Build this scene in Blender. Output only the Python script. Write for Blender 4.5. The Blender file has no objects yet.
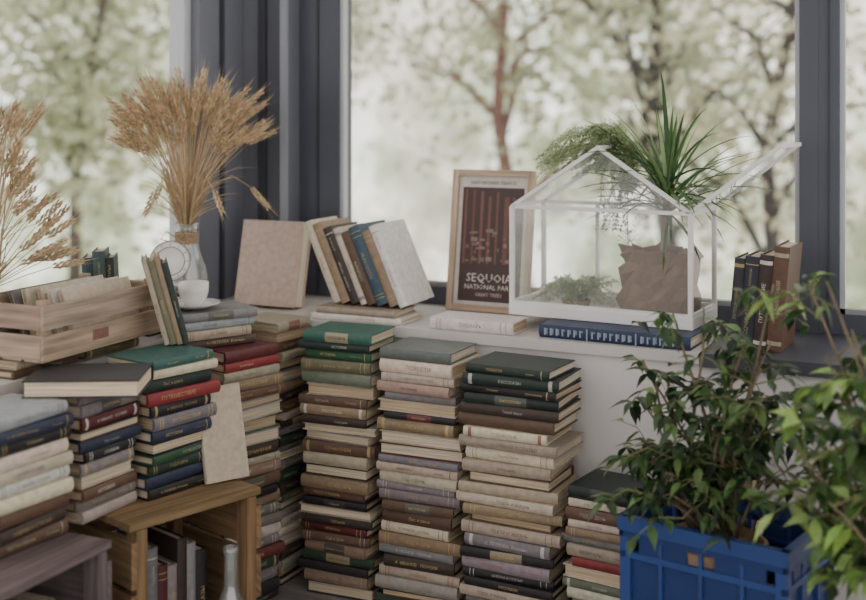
import bpy, math, random
from mathutils import Vector, Matrix
R = random.Random(11)
rad = math.radians
T3 = Matrix.Translation
def RX(a): return Matrix.Rotation(rad(a),4,'X')
def RY(a): return Matrix.Rotation(rad(a),4,'Y')
def RZ(a): return Matrix.Rotation(rad(a),4,'Z')

# ------------------------------------------------------------ materials
def nodes(name):
    m = bpy.data.materials.new(name); m.use_nodes = True
    nt = m.node_tree; nt.nodes.clear()
    out = nt.nodes.new('ShaderNodeOutputMaterial')
    return m, nt, out
def N(nt, t, **kw):
    n = nt.nodes.new(t)
    for k, v in kw.items():
        if k in n.inputs: n.inputs[k].default_value = v
        else: setattr(n, k, v)
    return n
def surf(name, rough=.6, spec=.4, noise=.15, nscale=30, bump=0., bscale=200, stretch=None, metal=0., trans=0., coat=0.):
    """vertex colour * procedural noise"""
    m, nt, out = nodes(name)
    b = N(nt,'ShaderNodeBsdfPrincipled'); b.inputs['Roughness'].default_value = rough
    b.inputs['Specular IOR Level'].default_value = spec; b.inputs['Metallic'].default_value = metal
    b.inputs['Coat Weight'].default_value = coat
    a = N(nt,'ShaderNodeAttribute', attribute_name='Col')
    tc = N(nt,'ShaderNodeTexCoord'); mp = N(nt,'ShaderNodeMapping')
    src = 'UV' if stretch else 'Object'
    nt.links.new(tc.outputs[src], mp.inputs['Vector'])
    if stretch: mp.inputs['Scale'].default_value = stretch
    nz = N(nt,'ShaderNodeTexNoise'); nz.inputs['Scale'].default_value = nscale; nz.inputs['Detail'].default_value = 5
    nt.links.new(mp.outputs[0], nz.inputs['Vector'])
    mr = N(nt,'ShaderNodeMapRange'); mr.inputs[1].default_value=.3; mr.inputs[2].default_value=.7
    mr.inputs[3].default_value = 1-noise; mr.inputs[4].default_value = 1+noise
    nt.links.new(nz.outputs[0], mr.inputs[0])
    mx = N(nt,'ShaderNodeVectorMath', operation='SCALE')
    nt.links.new(a.outputs['Color'], mx.inputs[0]); nt.links.new(mr.outputs[0], mx.inputs['Scale'])
    nt.links.new(mx.outputs[0], b.inputs['Base Color'])
    if bump:
        n2 = N(nt,'ShaderNodeTexNoise'); n2.inputs['Scale'].default_value = bscale
        nt.links.new(mp.outputs[0], n2.inputs['Vector'])
        bp = N(nt,'ShaderNodeBump'); bp.inputs['Strength'].default_value = bump; bp.inputs['Distance'].default_value=.002
        nt.links.new(n2.outputs[0], bp.inputs['Height']); nt.links.new(bp.outputs[0], b.inputs['Normal'])
    if trans:
        t = N(nt,'ShaderNodeBsdfTranslucent'); nt.links.new(mx.outputs[0], t.inputs['Color'])
        ms = N(nt,'ShaderNodeMixShader'); ms.inputs[0].default_value = trans
        nt.links.new(b.outputs[0], ms.inputs[1]); nt.links.new(t.outputs[0], ms.inputs[2])
        nt.links.new(ms.outputs[0], out.inputs[0])
    else: nt.links.new(b.outputs[0], out.inputs[0])
    return m
def glassmat(name, haze=.04, gloss=.03, tint=(1,1,1,1)):
    m, nt, out = nodes(name)
    tr = N(nt,'ShaderNodeBsdfTransparent'); tr.inputs[0].default_value = tint
    gl = N(nt,'ShaderNodeBsdfGlossy'); gl.inputs['Roughness'].default_value=.03
    df = N(nt,'ShaderNodeBsdfDiffuse'); df.inputs[0].default_value=(.88,.90,.9,1)
    fr = N(nt,'ShaderNodeLayerWeight'); fr.inputs[0].default_value=.5
    pw = N(nt,'ShaderNodeMath', operation='POWER'); pw.inputs[1].default_value=5.; nt.links.new(fr.outputs['Facing'],pw.inputs[0])
    ml = N(nt,'ShaderNodeMath', operation='MULTIPLY_ADD'); ml.inputs[1].default_value=.6; ml.inputs[2].default_value=gloss
    nt.links.new(pw.outputs[0], ml.inputs[0])
    m1 = N(nt,'ShaderNodeMixShader'); nt.links.new(ml.outputs[0], m1.inputs[0])
    nt.links.new(tr.outputs[0], m1.inputs[1]); nt.links.new(gl.outputs[0], m1.inputs[2])
    m2 = N(nt,'ShaderNodeMixShader'); m2.inputs[0].default_value=haze
    nt.links.new(m1.outputs[0], m2.inputs[1]); nt.links.new(df.outputs[0], m2.inputs[2])
    nt.links.new(m2.outputs[0], out.inputs[0])
    return m
MAT = {
 'cloth': surf('book_cloth', .5, .45, .14, 70, .3, 900),
 'page':  surf('book_pages', .85, .15, .38, 1.0, stretch=(6,420,1)),
 'ink':   surf('spine_lettering', .4, .5, .1, 60),
 'leaf':  surf('leaf_green', .38, .5, .22, 40, trans=.28),
 'wheat': surf('dry_wheat', .75, .2, .2, 60, trans=.3),
 'wood':  surf('sawn_wood', .75, .25, .38, 1.0, .5, 60, stretch=(5,70,1)),
 'paint': surf('painted_metal', .42, .4, .05, 8),
 'wall':  surf('wall_plaster', .9, .15, .05, 5, .12, 120),
 'floor': surf('floor_boards', .5, .35, .25, 1.0, stretch=(2,30,1)),
 'plast': surf('crate_plastic', .38, .45, .06, 10),
 'ceram': surf('glazed_ceramic', .2, .5, .02, 10, coat=.3),
 'paper': surf('kraft_paper', .85, .15, .2, 22, .5, 60),
 'bark':  surf('bark', .9, .1, .3, 12, .5, 40),
 'glass': glassmat('window_glass', .015, .02),
 'tglass': glassmat('terrarium_glass', .10, .07),
 'jar':   glassmat('jar_glass', .07, .16, (.93,.96,.96,1)),
 'outleaf': surf('sunlit_foliage', .8, .1, .25, 3, trans=.5),
}

# ------------------------------------------------------------ mesh builder
class MB:
    def __init__(s): s.v=[];s.f=[];s.c=[];s.m=[];s.uv=[];s.sm=[];s.mats=[]
    def add(s, verts, faces, col, mat, M=None, uvs=None, smooth=False):
        o = len(s.v)
        if M is not None: verts=[M@Vector(q) for q in verts]
        s.v += [tuple(q) for q in verts]
        s.uv += list(uvs) if uvs else [(q[0],q[2]) for q in verts]
        if mat not in s.mats: s.mats.append(mat)
        mi = s.mats.index(mat)
        for f in faces:
            s.f.append([o+i for i in f]); s.c.append(col); s.m.append(mi); s.sm.append(smooth)
    def box(s, lo, hi, col, mat, M=None, uvmode=None):
        x0,y0,z0=lo; x1,y1,z1=hi
        v=[(x0,y0,z0),(x1,y0,z0),(x1,y1,z0),(x0,y1,z0),(x0,y0,z1),(x1,y0,z1),(x1,y1,z1),(x0,y1,z1)]
        f=[(0,3,2,1),(4,5,6,7),(0,1,5,4),(1,2,6,5),(2,3,7,6),(3,0,4,7)]
        if uvmode=='page': uv=[(p[0]+p[1],p[2]+x0*3) for p in v]
        else:
            d=[x1-x0,y1-y0,z1-z0]; a=d.index(max(d)); b=[i for i in range(3) if i!=a]
            off=R.uniform(0,30)
            uv=[(p[a]+off, p[b[0]]+p[b[1]]+off*.37) for p in v]
        s.add(v,f,col,mat,M,uv)
    def tube(s, pts, r0, r1, col, mat, seg=5, M=None):
        pts=[Vector(p) for p in pts]
        if M is not None: pts=[M@p for p in pts]
        n=len(pts); vs=[]; fs=[]
        up=Vector((0.13,.21,.97))
        for i,p in enumerate(pts):
            d=(pts[min(i+1,n-1)]-pts[max(i-1,0)])
            if d.length<1e-9: d=Vector((0,0,1))
            d.normalize()
            u=d.cross(up)
            if u.length<.2: u=d.cross(Vector((1,0,0)))
            u.normalize(); w=d.cross(u)
            r=r0+(r1-r0)*i/(n-1)
            for k in range(seg):
                a=2*math.pi*k/seg; vs.append(p+u*(math.cos(a)*r)+w*(math.sin(a)*r))
        for i in range(n-1):
            for k in range(seg):
                a=i*seg+k; b=i*seg+(k+1)%seg; fs.append((a,b,b+seg,a+seg))
        fs.append(tuple(range(seg-1,-1,-1))); fs.append(tuple(range((n-1)*seg,n*seg)))
        s.add(vs,fs,col,mat,smooth=seg>4)
    def lathe(s, prof, col, mat, M=None, seg=28, lump=0.):
        vs=[];fs=[]
        for i,(r,z) in enumerate(prof):
            for k in range(seg):
                a=2*math.pi*k/seg
                rr=r*(1+lump*(R.random()-.5)*2) if lump else r
                vs.append((math.cos(a)*rr,math.sin(a)*rr,z+(lump*.05*(R.random()-.5) if lump else 0)))
        for i in range(len(prof)-1):
            for k in range(seg):
                a=i*seg+k;b=i*seg+(k+1)%seg; fs.append((a,b,b+seg,a+seg))
        s.add(vs,fs,col,mat,M,smooth=not lump)
    def finish(s, name, parent=None):
        c=Vector((0,0,0))
        if parent is None:
            xs=list(zip(*s.v)); c=Vector([(min(a)+max(a))/2 for a in xs]); c.z=min(xs[2])
        me=bpy.data.meshes.new(name+'_mesh')
        me.from_pydata([(a[0]-c.x,a[1]-c.y,a[2]-c.z) for a in s.v],[],s.f)
        for k in s.mats: me.materials.append(MAT[k])
        me.polygons.foreach_set('material_index',s.m)
        me.polygons.foreach_set('use_smooth',s.sm)
        ca=me.color_attributes.new('Col','FLOAT_COLOR','CORNER')
        uvl=me.uv_layers.new(name='UVMap')
        cols=[];uvs=[]
        for f,c4 in zip(s.f,s.c):
            for i in f:
                cols += [c4[0],c4[1],c4[2],1.]; uvs += [s.uv[i][0],s.uv[i][1]]
        ca.data.foreach_set('color',cols); uvl.data.foreach_set('uv',uvs)
        me.update()
        ob=bpy.data.objects.new(name,me); bpy.context.scene.collection.objects.link(ob)
        ob.location=c
        if parent: ob.parent=parent
        return ob
def empty(name):
    e=bpy.data.objects.new(name,None); bpy.context.scene.collection.objects.link(e); e.empty_display_size=.05
    return e
def jc(c,a=.12):
    k=1+R.uniform(-a,a); return tuple(max(0,min(1,x*k*(1+R.uniform(-a,a)*.3))) for x in c)

# ------------------------------------------------------------ lettering
TXT=[]
def make_text(t):
    cu=bpy.data.curves.new('t','FONT'); cu.body=t; cu.resolution_u=1; cu.align_x='CENTER'; cu.align_y='CENTER'
    ob=bpy.data.objects.new('t',cu); bpy.context.scene.collection.objects.link(ob)
    bpy.context.view_layer.update()
    dg=bpy.context.evaluated_depsgraph_get(); ev=ob.evaluated_get(dg); me=ev.to_mesh()
    vs=[(v.co.x,v.co.y) for v in me.vertices]; fs=[tuple(p.vertices) for p in me.polygons]
    ev.to_mesh_clear(); bpy.data.objects.remove(ob); bpy.data.curves.remove(cu)
    if not vs: return None
    w=max(v[0] for v in vs)-min(v[0] for v in vs); h=max(v[1] for v in vs)-min(v[1] for v in vs)
    return ([(v[0]/h,v[1]/h) for v in vs],fs,w/h)
for t in ['ИСТОРИЯ','СОЧИНЕНИЯ','А. ИВАНОВ   ПОЭЗИЯ','РАССКАЗЫ','ТЕАТР И ЖИЗНЬ','ГОД И ДЕНЬ','Собрание','ПУТЕШЕСТВИЕ','МЕМУАРЫ','Тихий берег','ПОВЕСТИ','Н. ПЕТРОВА  Романы','СЛОВАРЬ','ПИСЬМА','Лес и река','ОЧЕРКИ И СТАТЬИ']:
    r=make_text(t)
    if r: TXT.append(r)

# ------------------------------------------------------------ books
GOLD=(.55,.42,.18); DARKI=(.06,.05,.05); WHITEI=(.65,.63,.58); REDI=(.30,.05,.04); BRN_=(.16,.09,.06)
def mixc(a,b,t): return tuple(x*(1-t)+y*t for x,y in zip(a,b))
def aged(c,k=.14):
    g=sum(c)/3; c=mixc(c,(g*1.06,g,g*.93),k); return mixc(c,(.25,.21,.19),.02)
def book(mb, M, L, D, T, col, page=(.58,.50,.39), deco=None, ct=.0028):
    col=aged(col)
    b=min(.006,T*.18)
    y0=-D/2; h=T/2
    mb.box((-L/2,y0+.004,-h),(L/2,D/2,-h+ct),col,'cloth',M)
    mb.box((-L/2,y0+.004,h-ct),(L/2,D/2,h),col,'cloth',M)
    mb.box((-L/2+.004,y0+.002,-h+ct*.9),(L/2-.004,D/2-.004,h-ct*.9),jc(page,.08),'page',M,'page')
    def ys(z): return y0-b*(1-(z/h)**2)
    n=6; prof=[(ys(-h+T*i/n),-h+T*i/n) for i in range(n+1)]
    vs=[(-L/2,y,z) for y,z in prof]+[(L/2,y,z) for y,z in prof]
    fs=[(i,i+n+1,i+n+2,i+1) for i in range(n)]
    k=len(vs); vs+=[(-L/2,y0+.004,h),(-L/2,y0+.004,-h),(L/2,y0+.004,h),(L/2,y0+.004,-h)]
    fs+=[tuple(range(0,n+1))+(k,k+1), tuple(range(2*n+1,n,-1))+(k+3,k+2),(n,2*n+1,k+2,k),(0,k+1,k+3,n+1)]
    mb.add(vs,fs,col,'cloth',M,smooth=False)
    lum=sum(col)/3
    if lum>.25: ink=R.choice([DARKI,DARKI,REDI,(.1,.08,.18),BRN_])
    else: ink=R.choice([GOLD,WHITEI,GOLD,GOLD,(.5,.46,.34)])
    ink=mixc(ink,col,R.uniform(.05,.4))
    def band(x0,x1,zf=.96,c=ink):
        m=4; vv=[];ff=[]
        for i in range(m+1):
            z=-h*zf+2*h*zf*i/m; y=ys(z)-.0004
            vv+=[(x0,y,z),(x1,y,z)]
        for i in range(m): ff.append((2*i,2*i+1,2*i+3,2*i+2))
        mb.add(vv,ff,c,'ink',M)
    def text(cx,maxw,hh,c=ink):
        t=R.choice(TXT); s=min(hh,maxw/t[2])
        vv=[(cx+x*s, ys(y*s)-.0006, y*s) for x,y in t[0]]
        mb.add(vv,t[1],c,'ink',M)
    k=R.random() if deco is None else deco
    if k<.12: pass
    elif k<.42:
        text(R.uniform(-.12,.12)*L,.6*L,T*.34)
    elif k<.60:
        for q in (-.42,-.38,.36,.42): band(q*L,q*L+.0016)
        text(0,.45*L,T*.32)
    elif k<.70:
        lab=mixc(jc(R.choice([(.2,.05,.05),(.05,.05,.06),(.38,.32,.2),(.1,.12,.1)])),col,.25)
        band(-.17*L,.17*L,.94,lab)
        t=R.choice(TXT); s=min(T*.30,.29*L/t[2]); mb.add([(x*s, ys(y*s)-.001, y*s) for x,y in t[0]],t[1],GOLD if sum(lab)<.7 else DARKI,'ink',M)
    elif k<.9:
        text(-.15*L,.38*L,T*.3); text(.28*L,.18*L,T*.2); band(.41*L,.42*L)
    else:
        band(-.44*L,-.40*L); band(.40*L,.44*L); text(0,.5*L,T*.3)
PAL=[(.40,.33,.25),(.52,.45,.34),(.34,.27,.19),(.26,.19,.13),(.34,.30,.26),(.18,.15,.14),(.08,.05,.04),(.028,.026,.028),(.03,.04,.07),
     (.15,.03,.028),(.03,.055,.035),(.13,.14,.09),(.18,.11,.065),(.40,.35,.31),(.20,.19,.20),(.60,.54,.44)]
CREAM=(.60,.52,.40);BEI=(.42,.35,.26);TAN=(.29,.20,.12);BRN=(.12,.065,.04);DBR=(.045,.03,.025);BLK=(.015,.014,.017);NAVY=(.016,.026,.06)
DGR=(.015,.032,.026);GRN=(.022,.09,.042);TEAL=(.03,.125,.105);LTB=(.31,.36,.37);GRY=(.22,.205,.215);LIL=(.25,.21,.225);RED=(.26,.02,.025);MAR=(.11,.018,.022);BLU=(.03,.07,.15);PNK=(.40,.25,.21);OLV=(.16,.155,.09);WHT=(.70,.67,.61)
def fill(mb,cx,cy,z0,z1,yaw,L,D,cols=(),tmin=.017,tmax=.032,jit=3.,flip=.14,jp=.008):
    ts=[];s=0
    while s<z1-z0: t=R.uniform(tmin,tmax); ts.append(t); s+=t
    k=(z1-z0)/s; ts=[t*k for t in ts]; z=z1
    for i,t in enumerate(ts):
        col=cols[i] if i<len(cols) and cols[i] else R.choice(PAL)
        l=L*R.uniform(.82,1.0); d=D*R.uniform(.86,1.0)
        fl = R.random()<flip and i>0
        M=T3((cx,cy,z-t/2))@RZ(yaw)@T3((R.uniform(-jp,jp),-(D-d)/2+R.uniform(-jp,jp)*.8,0))@RZ(R.uniform(-jit,jit)+(180 if fl else 0))
        book(mb,M,l,d,t-.0010,jc(col,.18),page=R.choice([(.56,.46,.33),(.46,.36,.24),(.60,.52,.40)]))
        z-=t
def stack(*a,**k):
    mb=MB(); fill(mb,*a,**k); return mb.finish('book_stack')
def row(mb,base,yaw,lean,items,front=0.):
    x=0
    for t,hh,d,c in items:
        M=T3(base)@RZ(yaw)@T3((x,0,0))@RY(-lean if lean>0 else 0)
        if lean<0: M=T3(base)@RZ(yaw)@T3((x+t/math.cos(rad(lean)),0,0))@RY(-lean)@T3((-t,0,0))
        M=M@T3((t/2,d/2+front,hh/2))@RY(-90)
        book(mb,M,hh,d,t-.0006,jc(c,.05),deco=R.choice([.2,.3,.45,.75,.95]))
        x+=t/math.cos(rad(lean))

# ------------------------------------------------------------ room shell
SLATE=(.075,.083,.11); SL2=(.17,.18,.215); SLD=(.045,.048,.062); SZ=.63
mb=MB(); mb.box((-.6,-4.2,-.06),(4.2,.5,0),(.26,.24,.24),'floor')
for i in range(36):
    y=-4.2+i*.13; mb.box((-.5,y,0),(4.2,y+.127,.004),jc((.27,.24,.235),.1),'floor')
mb.finish('floor')
mb=MB(); mb.box((-.3,-4.2,2.9),(4.2,.3,3.),(.8,.79,.78),'wall'); mb.finish('ceiling')  # unseen ceiling, added to cut the light from above
mb=MB(); mb.box((-.22,-.25,.004),(4.2,.4,SZ-.025),(.74,.71,.70),'wall'); mb.box((.1,-.1,2.7),(4.2,.2,2.8995),(.8,.79,.8),'wall'); mb.finish('wall_back')
mb=MB(); mb.box((-.25,-4.2,.004),(.1,-.2505,SZ-.025),(.72,.70,.68),'wall'); mb.box((-.25,-4.2,2.7),(-.1,.0,2.8995),(.8,.79,.8),'wall'); mb.finish('wall_left')
mb=MB(); mb.box((-.12,-.265,SZ-.0245),(1.285,.16,SZ),(.62,.59,.57),'paint'); mb.finish('trim_1')
mb=MB(); mb.box((-.2,-4.2,SZ-.0245),(.115,-.2655,SZ),(.62,.59,.57),'paint'); mb.finish('trim_2')
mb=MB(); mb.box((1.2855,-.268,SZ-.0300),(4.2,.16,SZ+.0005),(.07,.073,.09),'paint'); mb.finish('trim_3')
mb=MB()
mb.box((-.22,.03,0.004),(.035,.20,2.9),SL2,'paint')
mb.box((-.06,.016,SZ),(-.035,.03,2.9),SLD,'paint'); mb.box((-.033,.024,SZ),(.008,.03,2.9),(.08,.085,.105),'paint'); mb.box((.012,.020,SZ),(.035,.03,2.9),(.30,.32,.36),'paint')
mb.finish('corner_column')
def window_back(name,x0,x1,left,right):
    e=empty(name)
    f=MB()
    f.box((x0,.09,SZ+.001),(x0+left,.17,2.7),SLATE,'paint'); f.box((x1-right,.09,SZ+.001),(x1,.17,2.7),SLATE,'paint')
    f.box((x0+left,.092,SZ+.001),(x1-right,.17,SZ+.05),SLATE,'paint'); f.box((x0+left,.092,2.6),(x1-right,.17,2.7),SLATE,'paint')
    a,b=x0+left,x1-right
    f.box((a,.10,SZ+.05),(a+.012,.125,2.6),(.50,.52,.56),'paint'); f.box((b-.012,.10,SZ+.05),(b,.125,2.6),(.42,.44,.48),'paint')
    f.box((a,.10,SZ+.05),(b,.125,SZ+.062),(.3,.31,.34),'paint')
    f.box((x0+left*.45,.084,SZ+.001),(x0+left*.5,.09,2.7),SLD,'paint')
    f.finish('frame',e)
    g=MB(); g.add([(a,.13,SZ+.05),(b,.13,SZ+.05),(b,.13,2.6),(a,.13,2.6)],[(0,1,2,3)],(1,1,1),'glass'); g.finish('pane',e)
    return e
window_back('window_1',.036,1.495,.130,.045)
window_back('window_3',1.4955,3.6,.047,.06)
e=empty('window_2'); f=MB()
f.box((-.22,-.185,SZ+.001),(-.12,.029,2.7),SL2,'paint')
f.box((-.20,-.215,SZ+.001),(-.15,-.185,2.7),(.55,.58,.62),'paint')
f.box((-.119,-.09,SZ+.001),(-.112,-.075,2.7),SLD,'paint')
f.box((-.22,-2.6,SZ+.001),(-.121,-.215,SZ+.05),SL2,'paint'); f.box((-.22,-2.6,2.6),(-.121,-.215,2.7),SL2,'paint')
f.box((-.22,-2.7,SZ+.001),(-.12,-2.6,2.7),SL2,'paint'); f.finish('frame',e)
g=MB(); g.add([(-.17,-2.6,SZ+.05),(-.17,-.215,SZ+.05),(-.17,-.215,2.6),(-.17,-2.6,2.6)],[(0,1,2,3)],(1,1,1),'glass'); g.finish('pane',e)

# ------------------------------------------------------------ stacks along the back wall
stack(.452,-.352,.005,.640,0,.200,.155,[TEAL,DGR,GRN,OLV,(.16,.20,.14),BEI,BRN,TAN,DBR,CREAM,LIL,BRN,BEI,DBR,TAN,BRN,BLK,BEI,DBR,MAR,BRN,TAN],jit=4)
stack(.668,-.350,.005,.612,0,.214,.155,[(.13,.155,.14),CREAM,CREAM,PNK,GRY,CREAM,BLK,TAN,BEI,MAR,GRY,BEI,CREAM,LIL,LIL,BRN,BRN,CREAM,TAN,GRY,DBR,BEI],jit=4)
stack(.902,-.362,.005,.600,-1,.240,.165,[DGR,DGR,BLK,DGR,DBR,BRN,CREAM,BEI,CREAM,BEI,BRN,BEI,CREAM,TAN,BRN,BEI,LIL,BLK,LIL,BLK,BLK,BEI],jit=3.5,tmin=.019,tmax=.029)
stack(1.130,-.372,.005,.355,-5,.19,.145,[DGR,CREAM,BRN,CREAM,TAN,GRY,BEI,RED,CREAM],jit=5,flip=.3)
stack(1.350,-.330,.005,.430,2,.16,.105,[BLK,BEI,DBR,CREAM,GRY],jit=3)
mb=MB()
fill(mb,.235,-.548,.005,.615,76,.185,.15,[MAR,RED,BEI,TAN,BRN,GRY,BEI,TEAL,BEI,DBR,BEI,TAN,BRN,BLK,TAN],jit=6)
fill(mb,.175,-.565,.6155,.700,62,.19,.14,[GRY,LTB,BEI],tmin=.022,tmax=.032,jit=3)
mb.finish('book_stack')
stack(.223,-.352,.005,.645,86,.150,.145,[BEI,TAN,BRN,BEI,DBR,GRY,TAN,DBR,BRN,BEI,DBR],jit=5)
# stacks on the low wooden crates
stack(.215,-1.25,.372,.622,88,.195,.15,[LTB,NAVY,BLK,CREAM,CREAM,WHT,CREAM,BRN,DBR,BRN],tmin=.022,tmax=.030,jit=4,flip=.05)
stack(.212,-1.045,.372,.620,88,.170,.15,[LIL,GRY,MAR,DBR,NAVY,BLK,LIL,BEI,BRN],tmin=.02,tmax=.028,jit=4,flip=.05)
stack(.262,-.855,.372,.655,80,.188,.15,[TEAL,CREAM,DGR,RED,BLK,GRY,NAVY,BLK,GRN,DGR,NAVY,BLK],tmin=.020,tmax=.030,jit=7,flip=.05)
mb=MB(); book(mb,T3((.265,-1.075,.6380))@RZ(28+180),.22,.155,.034,(.022,.024,.030),page=(.70,.58,.42),deco=0,ct=.0032); mb.finish('hardcover_book')
stack(.015,-.81,.6305,.664,90,.18,.17,[GRY,OLV],jit=1,jp=.002); stack(.015,-1.02,.6305,.664,90,.2,.17,[BEI,BRN],jit=1,jp=.002)
stack(-.01,-.565,.6305,.745,84,.15,.15,[BEI,GRY,DGR,TAN],jit=4)
mb=MB(); row(mb,(.238,-.805,.656),38,15,[(.012,.195,.09,BEI),(.015,.19,.09,OLV),(.012,.20,.09,TAN),(.013,.185,.09,DGR)]); mb.finish('leaning_books')
stack(.405,-.178,.6305,.664,0,.262,.135,[BEI,WHT],tmin=.033,tmax=.034,jit=.5,jp=.001,flip=0)
stack(.728,-.192,.6305,.660,-1,.225,.112,[WHT],tmin=.03,tmax=.031,jit=.5,jp=.001,flip=0)
mb=MB(); row(mb,(.320,-.205,.666),0,24,[(.022,.225,.14,CREAM),(.026,.220,.15,TAN),(.026,.210,.14,DBR),(.018,.21,.14,CREAM),(.026,.20,.14,BRN),(.032,.215,.15,(.035,.085,.13)),(.026,.205,.15,(.30,.20,.13)),(.024,.222,.16,(.82,.79,.75))]); mb.finish('leaning_books')
mb=MB(); row(mb,(1.330,-.185,SZ+.001),-3,-5,[(.024,.205,.12,(.025,.028,.038)),(.032,.21,.13,(.02,.024,.045)),(.03,.215,.13,(.045,.025,.02)),(.034,.235,.14,(.13,.06,.035))]); mb.finish('leaning_books')
mb=MB(); book(mb,T3((1.085,-.150,.6455))@RZ(-3),.365,.185,.03,(.012,.035,.10),page=(.6,.55,.45),deco=0)
for i in range(23):
    x=-.168+i*.0148
    if i in (7,15): mb.box((x+.002,-.1,-.0135),(x+.005,-.0975,.0135),(.3,.34,.42),'ink',T3((1.085,-.150,.6455))@RZ(-3)); continue
    mb.box((x,-.1,-.008),(x+.0035,-.0975,.008),(.3,.34,.42),'ink',T3((1.085,-.150,.6455))@RZ(-3)); mb.box((x+.0035,-.1,R.choice([-.006,.004,-.002])),(x+.0085,-.0975,.0075),(.22,.26,.34),'ink',T3((1.085,-.150,.6455))@RZ(-3))
mb.finish('blue_atlas_book')
mb=MB(); M=T3((.083,-.15,.632))@RZ(2)@RX(-13)@T3((0,0,.118))@RY(-90)@RX(-90)
book(mb,M,.232,.190,.050,(.56,.41,.34),page=(.74,.66,.54),deco=0,ct=.004); mb.finish('photo_album')
mb=MB(); M=T3((.382,-.775,.373))@RZ(62)@RX(-14)@T3((0,0,.1))@RY(-90)@RX(-90)
book(mb,M,.2,.10,.014,(.50,.42,.31),deco=0); mb.finish('upright_book')
mb=MB(); row(mb,(-.085,-.69,.667),34,3,[(.025,.15,.10,(.03,.08,.085)),(.03,.165,.10,(.05,.10,.10)),(.02,.15,.10,DGR)]); mb.finish('upright_books')

# ------------------------------------------------------------ wooden crates
def plank(mb,lo,hi,col,M): mb.box(lo,hi,jc(col,.14),'wood',M)
def low_crate(cx,cy,yaw,L,D,H,col,fillbooks):
    mb=MB(); M=T3((cx,cy,.005))@RZ(yaw); t=.014
    n=4
    for i in range(n):
        y=-D/2+i*D/n
        plank(mb,(-L/2,y+.003,H-t),(L/2,y+D/n-.003,H),col,M); plank(mb,(-L/2,y+.003,.02),(L/2,y+D/n-.003,.02+t),col,M)
    for sx in (-1,1):
        x=sx*(L/2-.008)
        for k in range(3):
            z=.03+k*(H-.06)/3; plank(mb,(x-.006,-D/2,z+.006),(x+.006,D/2,z+(H-.06)/3-.006),col,M)
        for y in (-D/2+.001,D/2-.036):
            plank(mb,(x-.03 if sx>0 else x+.006,y,0),(x-.006 if sx>0 else x+.03,y+.035,H-t-.001),col,M)
    for k in range(3): plank(mb,(-L/2,D/2-.008,.03+k*.11),(L/2,D/2,.12+k*.11),col,M)
    mb.finish('wooden_crate')
    b=MB(); x=-L/2+.055
    while x<L/2-.10:
        tt=R.uniform(.018,.03); hh=R.uniform(.2,.26); dd=R.uniform(.13,.16)
        MM=M@T3((x+tt/2,-D/2+.06+dd/2,.036+hh/2))@RY(-90)
        book(b,MM,hh,dd,tt,jc(R.choice(fillbooks),.2)); x+=tt+.001
    b.finish('shelved_books')
low_crate(.282,-.888,72,.32,.30,.366,(.25,.16,.085),[BLK,DBR,GRY,MAR])
low_crate(.235,-1.33,90,.335,.32,.366,(.16,.13,.13),[RED,MAR,BEI,DBR])
mb=MB(); mb.lathe([(0,0),(.030,0),(.034,.008),(.034,.16),(.030,.185),(.014,.225),(.0125,.29),(.015,.292),(.015,.305),(.011,.305),(.011,.225),(.027,.182),(.031,.16),(.031,.012),(0,.010)],(1,1,1),'jar',T3((.515,-.955,.0045)),30)
mb.finish('glass_bottle')
# fruit crate on the sill
mb=MB(); M=T3((.05,-.905,.666))@RZ(91); L,D,H=.385,.225,.118; wc=(.42,.32,.24)
for y0 in (-D/2,D/2-.008):
    for z in (.004,.064): plank(mb,(-L/2,y0,z),(L/2,y0+.008,z+.048),wc,M)
for x0 in (-L/2+.0,L/2-.009):
    for z in (.004,.064): plank(mb,(x0,-D/2+.009,z),(x0+.009,D/2-.009,z+.048),wc,M)
for x0 in (-L/2+.01,L/2-.03):
    for y0 in (-D/2+.009,D/2-.029): plank(mb,(x0,y0,0),(x0+.02,y0+.02,H+.004),(.34,.25,.18),M)
for i in range(4): plank(mb,(-L/2,-D/2+.002+i*.056,0),(L/2,-D/2+.05+i*.056,.004),wc,M)
mb.box((-.045,-D/2-.0006,.02),(.005,-D/2,.042),(.25,.12,.1),'ink',M)
mb.finish('fruit_crate')
mb=MB()
for i in range(6):
    y=-.07+i*.026; MM=M@T3((.045+R.uniform(-.02,.02),y,.066))@RX(R.uniform(-24,-14))
    book(mb,MM@RX(90),R.uniform(.20,.24),R.uniform(.10,.13),.013,jc(R.choice([WHT,CREAM,BEI,GRY,WHT]),.1),deco=0)
mb.finish('paper_booklets')

# ------------------------------------------------------------ wheat
def ear(mb,p,d,ln,col):
    d=d.normalized(); u=d.cross(Vector((.3,.2,.9)))
    if u.length<.1: u=d.cross(Vector((1,0,0)))
    u.normalize(); w=d.cross(u); n=9
    for i in range(n):
        c=p+d*(ln*i/n)
        for k in range(3):
            a=i*1.0+k*2.094; o=u*math.cos(a)+w*math.sin(a); s=.0055*(1-.35*abs(i/n-.4))
            q=c+o*s*.8; t=q+d*.017+o*.0026; mid=(q+t)/2; x=d.cross(o)
            cc=jc(col,.28)
            mb.add([q,mid+o*s*.6,mid+x*s*.62,mid-x*s*.62,mid-o*s*.4,t],[(0,1,2),(0,3,1),(0,2,4),(0,4,3),(5,2,1),(5,1,3),(5,4,2),(5,3,4)],cc,'wheat')
            if i%2==0:
                aw=t+(d*1.0+o*.30)*R.uniform(.02,.04); mb.add([t-x*.0007,t+x*.0007,aw],[(0,1,2)],cc,'wheat')
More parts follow.
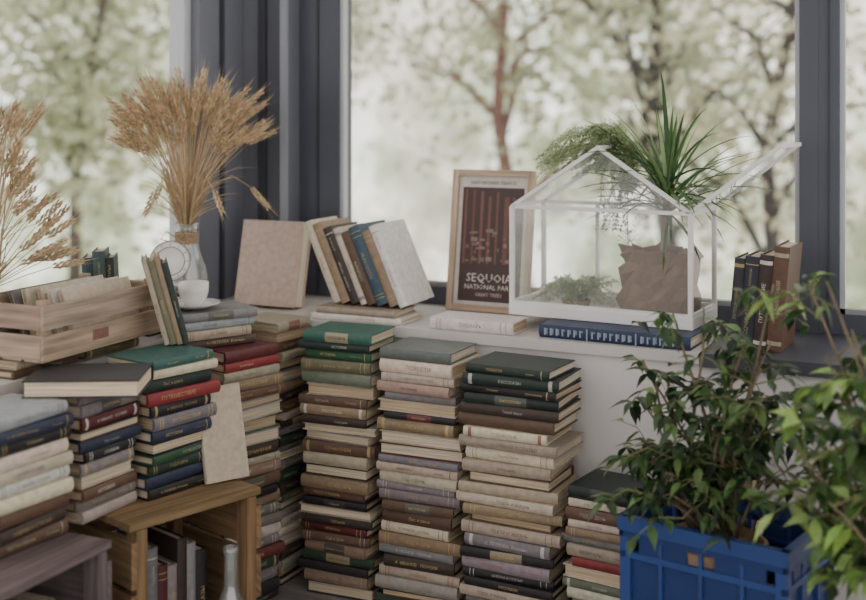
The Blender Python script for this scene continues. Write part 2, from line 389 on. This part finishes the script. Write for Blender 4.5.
def strap(mb,p,d,ln,w,col,mat,droop,n=6,fold=.25):
    p=Vector(p); d=Vector(d).normalized(); vs=[];fs=[]
    side=d.cross(Vector((0,0,1)))
    if side.length<.1: side=Vector((1,0,0))
    side.normalize()
    for i in range(n+1):
        t=i/n; ww=w*math.sin(math.pi*min(1,(.18+.82*t)))**.7 if t<1 else 0.0003
        nn=side.cross(d).normalized()
        vs+=[p-side*ww/2+nn*ww*fold,p.copy(),p+side*ww/2+nn*ww*fold]
        p=p+d*(ln/n); d=(d+Vector((0,0,-droop/n))*(.4+t)).normalized()
    for i in range(n):
        a=3*i; fs+=[(a,a+1,a+4,a+3),(a+1,a+2,a+5,a+4)]
    mb.add(vs,fs,col,mat,smooth=True)
def bouquet(mb,base,neck,n,spread,hh,leanv,col=(.78,.64,.45),drop=.42,lo=.78,out=.45):
    for i in range(n):
        a=R.uniform(0,2*math.pi); r=math.sqrt(R.random())
        b=Vector(base)+Vector((math.cos(a+2.5),math.sin(a+2.5),0))*.022*r
        nk=Vector(neck)+Vector((math.cos(a),math.sin(a),0))*.018*r
        top=Vector(neck)+Vector((math.cos(a)*spread*r,math.sin(a)*spread*r,0))+Vector(leanv)+Vector((0,0,hh*(1-drop*r*r)*R.uniform(lo,1.0)))
        mid=nk.lerp(top,.5)+Vector((0,0,.03*r))-Vector((math.cos(a),math.sin(a),0))*spread*r*.08
        pts=[b,nk,nk.lerp(mid,.6),mid,mid.lerp(top,.6),top]
        mb.tube(pts,.0014,.001,jc(col,.2),'wheat',3)
        d=(top-mid).normalized()+Vector((math.cos(a),math.sin(a),-.4))*out*r
        ear(mb,top,d,R.uniform(.055,.08),col)
        if R.random()<.4:
            q=nk.lerp(mid,R.random()); o=Vector((math.cos(a),math.sin(a),R.uniform(-.3,.6)))
            strap(mb,q,o+Vector((0,0,.7)),R.uniform(.08,.16),.005,jc(col,.2),'wheat',.9)
e=empty('wheat_vase'); V=T3((-.03,-.365,.6305))
g=MB(); g.lathe([(.0,.002),(.042,.0),(.052,.02),(.056,.07),(.053,.12),(.038,.165),(.026,.20),(.026,.225),(.034,.245),(.031,.243),(.023,.224),(.023,.2),(.035,.163),(.05,.12),(.053,.07),(.049,.02),(.0,.006)],(1,1,1),'jar',V); g.finish('glass_jar',e)
g=MB()
for k in range(5):
    z=.196+k*.0055; g.tube([V@Vector((math.cos(a)*.0285,math.sin(a)*.0285,z+.001*math.sin(3*a+k))) for a in [i*math.pi/8 for i in range(17)]],.0028,.0028,(.40,.29,.18),'paper',5)
for sgn in (-1,1):
    g.tube([V@Vector(q) for q in [(0,-.031,.205),(sgn*.03,-.045,.225),(sgn*.045,-.05,.205),(sgn*.02,-.04,.198),(0,-.033,.204)]],.002,.002,(.45,.34,.22),'paper',4)
    g.tube([V@Vector(q) for q in [(0,-.031,.205),(sgn*.012,-.05,.17),(sgn*.02,-.055,.13)]],.002,.0016,(.45,.34,.22),'paper',4)
g.finish('twine',e)
g=MB(); bouquet(g,(-.03,-.365,.65),(-.03,-.365,.865),140,.155,.325,(.0,.01,.02),col=(.66,.52,.34),drop=.16,lo=.58,out=.38)
for a in (20,-30,150,-80):
    d=Vector((math.cos(rad(a)),math.sin(rad(a)),0)); nk=Vector((-.03,-.365,.87))
    pts=[nk,nk+d*.05+Vector((0,0,.09)),nk+d*.12+Vector((0,0,.13)),nk+d*.17+Vector((0,0,.10))]; g.tube(pts,.0013,.001,(.6,.48,.3),'wheat',3); ear(g,pts[-1],d+Vector((0,0,-1.1)),.07,(.66,.52,.34))
g.finish('wheat_stalks',e)
mb=MB(); bouquet(mb,(-.02,-1.045,.675),(-.02,-1.05,.80),80,.13,.44,(-.045,-.01,0),(.62,.48,.31),drop=.4,lo=.45)
for q in range(12):
    a=R.uniform(-.3,1.2); d=Vector((math.cos(a)*.3,.5+R.uniform(-.2,.2),R.uniform(.2,.75)))
    p=Vector((-.03,-1.06,.79)); pts=[p,p+d*.12,p+d*.20+Vector((0,0,-.004))]
    mb.tube(pts,.0013,.001,(.6,.46,.3),'wheat',3); ear(mb,pts[-1],d+Vector((0,0,-.15)),.07,(.62,.48,.31))
mb.finish('dried_wheat_bunch')

# ------------------------------------------------------------ cup, saucer, dish
W=(.80,.78,.76)
e=empty('coffee_cup'); V=T3((.165,-.600,.7015))
g=MB(); g.lathe([(0,.001),(.03,.001),(.045,.006),(.062,.013),(.063,.015),(.045,.009),(.028,.005),(0,.005)],W,'ceram',V,36); g.finish('saucer',e)
g=MB(); g.lathe([(0,.008),(.02,.006),(.021,.011),(.030,.022),(.035,.04),(.036,.062),(.0345,.062),(.033,.04),(.028,.024),(.018,.014),(0,.013)],W,'ceram',V,36)
g.tube([V@Vector((math.cos(rad(200))*(.033+q[0]),math.sin(rad(200))*(.033+q[0]),q[1])) for q in [(0,.052),(.014,.055),(.022,.046),(.02,.032),(.01,.024),(-.003,.024)]],.0035,.003,W,'ceram',8)
g.finish('cup',e)
mb=MB(); M=T3((.035,-.520,.746))@RZ(30)@RX(78)@T3((0,.05,0))
mb.lathe([(0,.0),(.034,.0),(.037,.003),(.049,.007),(.0495,.0085),(.037,.006),(.034,.004),(0,.003)],(.86,.84,.82),'ceram',M,36)
for rr_ in (.0495,.035):
    mb.tube([M@Vector((math.cos(q*math.pi/18)*rr_,math.sin(q*math.pi/18)*rr_,.0085 if rr_>.04 else .0052)) for q in range(37)],.0012,.0012,(.30,.27,.25),'ceram',5)
for k in range(12):
    a=k*math.pi/6; mb.box((.039,-.001,.0062),(.045,.001,.0085),(.35,.33,.32),'ink',M@Matrix.Rotation(a,4,'Z'))
mb.finish('small_dish')

# ------------------------------------------------------------ framed poster
e=empty('framed_poster'); M=T3((.537,.020,SZ+.002))@RZ(0)@RX(-8); w,h=.236,.380
g=MB(); fc=(.55,.41,.30); b=.017
for lo,hi in [((0,0,0),(b,.018,h)),((w-b,0,0),(w,.018,h)),((b,0,0),(w-b,.018,b)),((b,0,h-b),(w-b,.018,h))]: g.box(lo,hi,fc,'wood',M)
g.box((.004,.014,.004),(w-.004,.0175,h-.004),(.3,.22,.15),'wood',M); g.finish('frame',e)
g=MB(); g.box((b,.010,b),(w-b,.0138,h-b),(.62,.58,.53),'ink',M)
x0,x1,z0,z1=b+.012,w-b-.012,b+.01,h-b-.03
g.box((x0,.0094,z0),(x1,.0099,z1),(.055,.025,.022),'ink',M)
for i in range(7):
    x=x0+.008+i*.023; g.box((x,.0090,z0+.1),(x+R.uniform(.006,.014),.0094,z1-R.uniform(.0,.03)),jc((.14,.055,.04),.35),'ink',M)
for k in range(30):
    x=R.uniform(x0+.01,x1-.03); z=R.uniform(z0+.1,z0+.19); g.box((x,.0086,z),(x+R.uniform(.004,.02),.0089,z+R.uniform(.003,.012)),jc((.20,.15,.12),.4),'ink',M)
def ptext(t,zc,hh,wmax,c):
    q=make_text(t)
    if q:
        s=min(hh,wmax/q[2]); g.add([((x0+x1)/2+x*s,.0080,zc+y*s) for x,y in q[0]],q[1],c,'ink',M)
ptext('SEQUOIA',z0+.062,.026,.14,(.72,.68,.62)); ptext('NATIONAL PARK',z0+.038,.014,.14,(.72,.68,.62)); ptext('GREAT TREES',z0+.018,.009,.1,(.6,.5,.42))
ptext('NATURE PARK SERVICE',z1+.012,.009,.13,(.15,.08,.07)); g.finish('poster',e)

# ------------------------------------------------------------ glass terrarium
e=empty('glass_terrarium'); M=T3((.790,-.135,.662))@RZ(-4); W_,D_,H_,RZ_=.455,.195,.268,.150; wc=(.84,.83,.82)
fr=MB(); gl=MB()
def bar(p,q,r=.0045,col=wc):
    p=Vector(p);q=Vector(q);d=(q-p);ln=d.length; rot=d.to_track_quat('X','Z').to_matrix().to_4x4()
    fr.box((0,-r,-r),(ln,r,r),col,'paint',M@T3(p)@rot)
def pane(*pts): gl.add(list(pts),[tuple(range(len(pts)))],(1,1,1),'tglass',M)
fr.box((-.006,-.006,0),(W_+.006,D_+.006,.006),wc,'paint',M)
for lo,hi in [((-.006,-.006,.006),(W_+.006,-.002,.026)),((-.006,D_+.002,.006),(W_+.006,D_+.006,.026)),((-.006,-.002,.006),(-.002,D_+.002,.026)),((W_+.002,-.002,.006),(W_+.006,D_+.002,.026))]: fr.box(lo,hi,wc,'paint',M)
for x in (0,W_):
    for y in (0,D_): bar((x,y,.006),(x,y,H_),.0055)
    bar((x,0,H_),(x,D_,H_)); bar((x,0,.03),(x,D_,.03))
for y in (0,D_):
    bar((0,y,.03),(W_,y,.03)); bar((0,y,H_),(W_,y,H_)); bar((0,y,H_),(W_/2,y,H_+RZ_)); bar((W_,y,H_),(W_/2,y,H_+RZ_))
bar((W_/2,0,H_+RZ_),(W_/2,D_,H_+RZ_))
bar((W_*.33,D_,.03),(W_*.33,D_,H_),.004)
for y in (0,D_):
    pane((0,y,.03),(W_,y,.03),(W_,y,H_),(W_/2,y,H_+RZ_),(0,y,H_))
for x in (0,W_): pane((x,0,.03),(x,D_,.03),(x,D_,H_),(x,0,H_))
pane((0,0,H_),(0,D_,H_),(W_/2,D_,H_+RZ_),(W_/2,0,H_+RZ_))
a=(W_+.004,0,H_+.006); dx,dz=.200,.153
bar(a,(a[0]+dx,0,a[2]+dz)); bar((a[0],D_,a[2]),(a[0]+dx,D_,a[2]+dz)); bar((a[0]+dx,0,a[2]+dz),(a[0]+dx,D_,a[2]+dz)); bar(a,(a[0],D_,a[2]),.005)
pane(a,(a[0],D_,a[2]),(a[0]+dx,D_,a[2]+dz),(a[0]+dx,0,a[2]+dz))
bar((W_-.01,D_-.01,H_-.0),(W_+.10,D_-.01,H_+.075),.002,(.6,.6,.6))
fr.finish('frame',e); gl.finish('panes',e)

e=empty('potted_dracaena'); P=M@Vector((.352,.098,.0075))
g=MB()
seg=22; prof=[(0,0,0),(.070,.001,.0),(.088,.012,.5),(.093,.045,1),(.086,.080,1),(.090,.108,1),(.080,.135,1.2),(.084,.158,1.6),(.070,.164,1.4),(.060,.142,.8),(.0,.132,0)]
vs=[];fs=[]
for i,(r,z,k) in enumerate(prof):
    for j in range(seg):
        an=2*math.pi*j/seg+i*.08; f=1+k*(.10*math.sin(j*2.7+i*1.3)+.09*(R.random()-.5)*2)
        vs.append((math.cos(an)*r*f*1.06,math.sin(an)*r*f*.78,z+k*.016*(R.random()-.4)))
for i in range(len(prof)-1):
    for j in range(seg):
        q0=i*seg+j;q1=i*seg+(j+1)%seg; fs+=[(q0,q1,q1+seg),(q0,q1+seg,q0+seg)]
g.add(vs,fs,(.20,.13,.085),'paper',T3(P)); g.finish('paper_wrap',e)
g=MB(); tr=[P+Vector((0,0,.12)),P+Vector((.006,0,.18)),P+Vector((.004,.004,.24)),P+Vector((.018,0,.315))]; g.tube(tr,.008,.006,(.28,.22,.15),'bark',8)
top=tr[-1]
for i in range(84):
    a=R.uniform(0,2*math.pi); el=R.choice([R.uniform(-.3,.5),R.uniform(.2,.9),R.uniform(.7,1.45)])
    d=Vector((math.cos(a)*math.cos(el),math.sin(a)*math.cos(el)*.5,math.sin(el)))
    p=top+Vector((0,0,R.uniform(-.075,.015)))
    ln=R.uniform(.20,.31) if el>.3 else R.uniform(.15,.24)
    strap(g,p,d,ln,R.uniform(.008,.0125),jc(R.choice([(.09,.19,.06),(.15,.26,.09),(.05,.11,.045),(.25,.36,.16),(.07,.15,.06)]),.2),'leaf',R.uniform(.6,1.7),n=8)
g.finish('leaves',e)
def frond(mb,pts,wid,col,n=34,lw=.0022):
    pts=[Vector(p) for p in pts]; mb.tube(pts,.0012,.0005,col,'leaf',3)
    for i in range(n):
        t=(i+.5)/n*(len(pts)-1); k=min(int(t),len(pts)-2); p=pts[k].lerp(pts[k+1],t-k); d=(pts[k+1]-pts[k]).normalized()
        for sgn in (-1,1):
            o=(d.cross(Vector((R.uniform(-.3,.3),R.uniform(-.3,.3),1))).normalized()*sgn+d*.5+Vector((0,0,R.uniform(-.4,.4)))).normalized()
            L=wid*(1-.6*i/n)*R.uniform(.6,1.1)
            for j in range(4):
                q=p+o*L*j/4; s=(o+Vector((R.uniform(-1,1),R.uniform(-1,1),R.uniform(-1,1)))*.8).normalized(); x=s.cross(Vector((.2,.3,.9))).normalized()*lw
                mb.add([q-x,q+s*.007+x*.5,q+s*.016,q+x],[(0,1,2,3)],jc(col,.25),'leaf')
mb=MB(); B=M@Vector((.130,.10,.008)); mb.lathe([(0,0),(.03,0),(.037,.025),(.033,.025),(.028,.02),(0,.02)],(.30,.2,.13),'paper',T3(B),20)
for i in range(90):
    a=R.uniform(0,6.28); r=R.uniform(.04,.10); b0=B+Vector((0,0,.018))
    frond(mb,[b0,b0+Vector((math.cos(a)*r*.5,math.sin(a)*r*.4,.03+R.uniform(0,.035))),b0+Vector((math.cos(a)*r*1.15,math.sin(a)*r*.75,.03+R.uniform(-.035,.035)))],.026,(.46,.55,.32),14)
mb.finish('small_fern')
mb=MB(); b0=M@Vector((.250,.15,.010)); mb.lathe([(0,0),(.020,0),(.025,.04),(.020,.036),(0,.034)],(.30,.2,.13),'paper',T3(b0),16)
for i in range(64):
    y=R.uniform(-.05,.04); xx=R.uniform(-.25,-.02); zz=R.uniform(-.05,.04)
    ap=M@Vector((.265,.11+y*.5,.395+R.uniform(0,.03)))
    pts=[M@Vector((.262,.11,.30)),ap,ap+Vector((xx*.35,y*.4,.025+zz)),ap+Vector((xx*.75,y*.9,.010+zz)),ap+Vector((xx,y,-.035+zz*.5))]
    if i<8: pts=[b0+Vector((0,0,.03))]+pts
    frond(mb,pts,.045,(.44,.52,.30),52 if i<8 else 40)
for i in range(12):
    p=M@Vector((.255+R.uniform(-.03,.03),.10+R.uniform(-.03,.03),.40)); frond(mb,[p,p+Vector((-.02,0,-.05)),p+Vector((-.03+R.uniform(-.02,.02),0,-.12)),p+Vector((-.03+R.uniform(-.02,.02),0,-.19))],.020,(.42,.50,.29),20)
mb.finish('asparagus_fern')

# ------------------------------------------------------------ blue plastic crate
mb=MB(); M=T3((1.406,-.566,.0055))@RZ(-12); L,D,H=.335,.25,.375; bc=(.016,.040,.15); bl=(.028,.068,.23)
mb.box((-L/2+.01,-D/2+.01,.0),(L/2-.01,D/2-.01,.012),bc,'plast',M)
for (ax,sz,oth) in (('x',L,D),('y',D,L)):
    for sg in (-1,1):
        MM=M@(RZ(0 if sg<0 else 180) if ax=='x' else RZ(90 if sg>0 else -90))
        hw=sz/2; y=-oth/2
        mb.box((-hw+.006,y+.008,.0),(hw-.006,y+.012,.12),bc,'plast',MM)
        mb.box((-hw+.006,y+.008,.16),(hw-.006,y+.012,.30),bc,'plast',MM)
        for z,t in ((.0,.02),(.115,.012),(.155,.012),(.295,.012)): mb.box((-hw,y,z),(hw,y+.012,z+t),bl,'plast',MM)
        mb.box((-hw-.003,y-.004,H-.028),(hw+.003,y+.012,H),bl,'plast',MM)
        mb.box((-hw-.001,y-.001,H-.04),(hw+.001,y+.008,H-.0285),bc,'plast',MM)
        k=int(sz/.075)
        for i in range(k+1):
            x=-hw+.004+i*(sz-.008)/k; mb.box((x-.0035,y+.001,.015),(x+.0035,y+.0115,H-.03),bl,'plast',MM)
        mb.box((-hw,y+.0002,0),(-hw+.022,y+.012,H-.03),bl,'plast',MM); mb.box((hw-.022,y+.0002,0),(hw,y+.012,H-.03),bl,'plast',MM)
        for s2 in (-1,1): mb.box((s2*(hw-.09)-.05,y+.003,.305),(s2*(hw-.09)+.05,y+.0105,.335),bc,'plast',MM)
mb.finish('blue_plastic_crate')

# ------------------------------------------------------------ ficus
def leaf(mb,p,d,ln,w,col):
    d=d.normalized(); side=d.cross(Vector((R.uniform(-.4,.4),R.uniform(-.4,.4),1)))
    if side.length<.1: side=Vector((1,0,0))
    side.normalize(); nn=side.cross(d); vs=[]
    prof=[0,.72,1,.72,.3,0]; n=5; q=p.copy(); dd=d.copy()
    for i in range(n+1):
        ww=w*prof[i]/2; vs+=[q-side*ww+nn*ww*.35,q.copy(),q+side*ww+nn*ww*.35]; q=q+dd*ln/n; dd=(dd+Vector((0,0,-.13))).normalized()
    fs=[]
    for i in range(n):
        a=3*i; fs+=[(a,a+1,a+4,a+3),(a+1,a+2,a+5,a+4)]
    mb.add(vs,fs,col,'leaf',smooth=True)
def ficus(mb,base,targets,leafcols,ln=.05,per=26,twigs=5):
    for tg in targets:
        b=Vector(base)+Vector((R.uniform(-.03,.03),R.uniform(-.03,.03),0)); t=Vector(tg)
        m1=b.lerp(t,.4)+Vector((R.uniform(-.02,.02),R.uniform(-.02,.02),.05)); m2=b.lerp(t,.75)+Vector((0,0,.035))
        pts=[b,m1,m2,t]; mb.tube(pts,.0045,.0016,(.22,.17,.12),'bark',6)
        for k in range(twigs):
            f=R.uniform(.35,1.0)*3; i=min(int(f),2); s=pts[i].lerp(pts[i+1],f-i)
            a=R.uniform(0,6.28); o=Vector((math.cos(a),math.sin(a),R.uniform(-.2,.6)))*R.uniform(.06,.13)
            e1=s+o*.5+Vector((0,0,.012)); e2=s+o+Vector((0,0,-.018)); tw=[s,e1,e2]
            mb.tube(tw,.0016,.0008,(.2,.2,.1),'bark',4)
            for j in range(per//twigs+2):
                f2=R.uniform(.1,1)*2; ii=min(int(f2),1); q=tw[ii].lerp(tw[ii+1],f2-ii)
                a2=R.uniform(0,6.28); d=Vector((math.cos(a2),math.sin(a2),R.uniform(-1.3,.2)))+o.normalized()*.5
                leaf(mb,q,d,ln*R.uniform(.7,1.2),ln*.40*R.uniform(.8,1.15),jc(R.choice(leafcols),.25))
DL=[(.035,.075,.028),(.05,.10,.038),(.07,.14,.045),(.022,.042,.022),(.17,.27,.09)]
LL=[(.16,.28,.07),(.26,.42,.10),(.08,.15,.045),(.34,.48,.16)]
e=empty('potted_ficus')
g=MB(); V=T3((1.385,-.578,.0185)); g.lathe([(0,0),(.07,0),(.085,.15),(.098,.27),(.10,.315),(.09,.32),(.085,.30),(0,.295)],(.28,.20,.13),'paper',V,30,.05)
g.finish('burlap_pot',e)
g=MB(); B=(1.385,-.578,.30); tg=[]
for i in range(20):
    a=R.uniform(0,6.28); r=math.sqrt(R.random())
    tg.append((1.40+math.cos(a)*.175*r,-.578+math.sin(a)*.15*r,.50+R.uniform(-.03,.27)*(1-.3*r)))
tg+=[(1.30,-.60,.80),(1.36,-.56,.78),(1.50,-.60,.84),(1.24,-.58,.66),(1.26,-.62,.50),(1.53,-.60,.60),(1.50,-.66,.48),(1.30,-.70,.44),(1.40,-.72,.46),(1.27,-.68,.42),(1.36,-.74,.42)]
ficus(g,B,tg,DL,.048,26,5); g.finish('foliage',e)
e=empty('potted_ficus')
g=MB(); V=T3((1.80,-.76,.005)); g.lathe([(0,0),(.09,0),(.12,.22),(.125,.24),(.115,.24),(.11,.21),(0,.205)],(.5,.5,.5),'ceram',V,32); g.finish('pot',e)
g=MB(); tg=[]
for i in range(22):
    a=R.uniform(0,6.28); r=math.sqrt(R.random()); tg.append((1.74+math.cos(a)*.22*r,-.76+math.sin(a)*.18*r,.48+R.uniform(-.02,.36)))
tg+=[(1.58,-.72,.86),(1.61,-.74,.74),(1.60,-.78,.64),(1.58,-.74,.54),(1.62,-.8,.88),(1.66,-.8,.80),(1.64,-.72,.5)]
ficus(g,(1.80,-.76,.20),tg,LL+DL[:2],.062,28,5); g.finish('foliage',e)

# ------------------------------------------------------------ outdoors
m,nt,out=nodes('emissive_trees')  # distant foliage with its daylight put in as emission; also lights the room
tc=N(nt,'ShaderNodeTexCoord'); n1=N(nt,'ShaderNodeTexNoise'); n1.inputs['Scale'].default_value=.75; n1.inputs['Detail'].default_value=8; n1.inputs['Roughness'].default_value=.66
nt.links.new(tc.outputs['Object'],n1.inputs['Vector'])
cr=N(nt,'ShaderNodeValToRGB'); el=cr.color_ramp.elements
el[0].position=.28; el[0].color=(.09,.10,.065,1); el[1].position=.72; el[1].color=(1,.99,.96,1)
for p,c in ((.42,(.20,.225,.135,1)),(.50,(.38,.41,.29,1)),(.58,(.74,.75,.66,1))):
    q=el.new(p); q.color=c
nt.links.new(n1.outputs[0],cr.inputs[0])
n2=N(nt,'ShaderNodeTexNoise'); n2.inputs['Scale'].default_value=.3; n2.inputs['Detail'].default_value=3; nt.links.new(tc.outputs['Object'],n2.inputs['Vector'])
mr=N(nt,'ShaderNodeMapRange'); mr.inputs[1].default_value=.48; mr.inputs[2].default_value=.66; mr.inputs[4].default_value=.65; nt.links.new(n2.outputs[0],mr.inputs[0])
mx=N(nt,'ShaderNodeMixRGB'); mx.inputs[2].default_value=(.80,.66,.61,1); nt.links.new(mr.outputs[0],mx.inputs[0]); nt.links.new(cr.outputs[0],mx.inputs[1])
em=N(nt,'ShaderNodeEmission'); em.inputs['Strength'].default_value=3.3; nt.links.new(mx.outputs[0],em.inputs[0]); nt.links.new(em.outputs[0],out.inputs[0])
vs=[];fs=[]
for i in range(41):
    a=rad(35+170*i/40); vs+=[(math.cos(a)*15,math.sin(a)*15,-3),(math.cos(a)*15,math.sin(a)*15,11)]
for i in range(40): fs.append((2*i,2*i+1,2*i+3,2*i+2))
me=bpy.data.meshes.new('bd'); me.from_pydata(vs,[],fs); me.materials.append(m); ob=bpy.data.objects.new('glowing_treeline_backdrop',me); bpy.context.scene.collection.objects.link(ob)  # curved backdrop sheet, glows in place of daylit trees
mb=MB(); mb.box((-20,.8,-3.1),(20,20,-3),(.45,.45,.42),'wall'); mb.box((-20,-20,-3.1),(-.8,.8,-3),(.45,.45,.42),'wall'); mb.finish('ground')
def tree(x,y,h,lean,leaves,tr=.09,col=(.42,.50,.22),seed=1,spread=1.6,tcol=(.07,.06,.055)):
    rr=random.Random(seed); mb=MB()
    base=Vector((x,y,-3)); top=base+Vector((lean[0],lean[1],h)); pts=[base,base.lerp(top,.35)+Vector((.1,0,0)),base.lerp(top,.6)+Vector((-.08,0,0)),base.lerp(top,.8)+Vector((.1,0,0)),top]
    mb.tube(pts,tr,tr*.3,tcol,'bark',8); tips=[]
    for i in range(15):
        f=rr.uniform(.36,.97)*4; k=min(int(f),3); s=pts[k].lerp(pts[k+1],f-k); a=rr.uniform(0,6.28)
        o=Vector((math.cos(a),math.sin(a),rr.uniform(.3,1.2)))*rr.uniform(.5,1.)*spread*.6
        e1=s+o*.5+Vector((rr.uniform(-.1,.1),0,.1)); e2=s+o; mb.tube([s,e1,e2],tr*.42,tr*.14,tcol,'bark',6); tips+=[e1,e2]
        for j in range(3):
            o2=Vector((rr.uniform(-1,1),rr.uniform(-1,1),rr.uniform(-.3,1)))*.45; mb.tube([e1,e1+o2*.6+Vector((0,0,.05)),e1+o2],tr*.14,tr*.05,tcol,'bark',4); tips.append(e1+o2)
    for i in range(leaves):
        t=rr.choice(tips); p=t+Vector((rr.gauss(0,.38),rr.gauss(0,.3),rr.gauss(0,.38)))
        u=Vector((rr.uniform(-1,1),rr.uniform(-1,1),rr.uniform(-1,1))).normalized(); v=u.cross(Vector((rr.uniform(-1,1),rr.uniform(-1,1),rr.uniform(-1,1)))).normalized()
        s=rr.uniform(.04,.075); k=rr.uniform(.7,1.3); c=tuple(min(1,q*k) for q in col)
        mb.add([p-u*s,p-v*s*.6,p+u*s,p+v*s*.6],[(0,1,2,3)],c,'outleaf')
    mb.finish('tree')
tree(-1.7,6.9,6.8,(-.5,0),2800,.095,seed=3,col=(.58,.60,.42),tcol=(.24,.13,.10))
tree(-.15,6.2,6.6,(-.5,0),2300,.10,seed=5,col=(.54,.56,.38))
tree(.35,5.6,6.5,(.3,0),1700,.075,seed=8,col=(.62,.60,.44))
tree(-5.2,4.6,6.6,(.8,0),3800,.07,seed=12,col=(.54,.57,.38),tcol=(.12,.10,.085))
tree(-3.9,6.4,6.8,(-.2,0),3400,.06,seed=17,col=(.60,.61,.45),tcol=(.16,.12,.10))

# ------------------------------------------------------------ light
w=bpy.data.worlds.new('World'); bpy.context.scene.world=w; w.use_nodes=True
bg=w.node_tree.nodes['Background']; bg.inputs[0].default_value=(1.0,.955,.925,1); bg.inputs[1].default_value=1.65

# ------------------------------------------------------------ camera
c=bpy.data.cameras.new('camera'); co=bpy.data.objects.new('camera',c); bpy.context.scene.collection.objects.link(co)
c.lens=49.9; c.sensor_width=36; c.shift_y=-.2194
co.location=(1.876,-2.931,1.17); co.rotation_euler=(rad(90),0,rad(25))
c.dof.use_dof=True; c.dof.focus_distance=2.72; c.dof.aperture_fstop=1.8
c.clip_start=.05
bpy.context.scene.camera=co
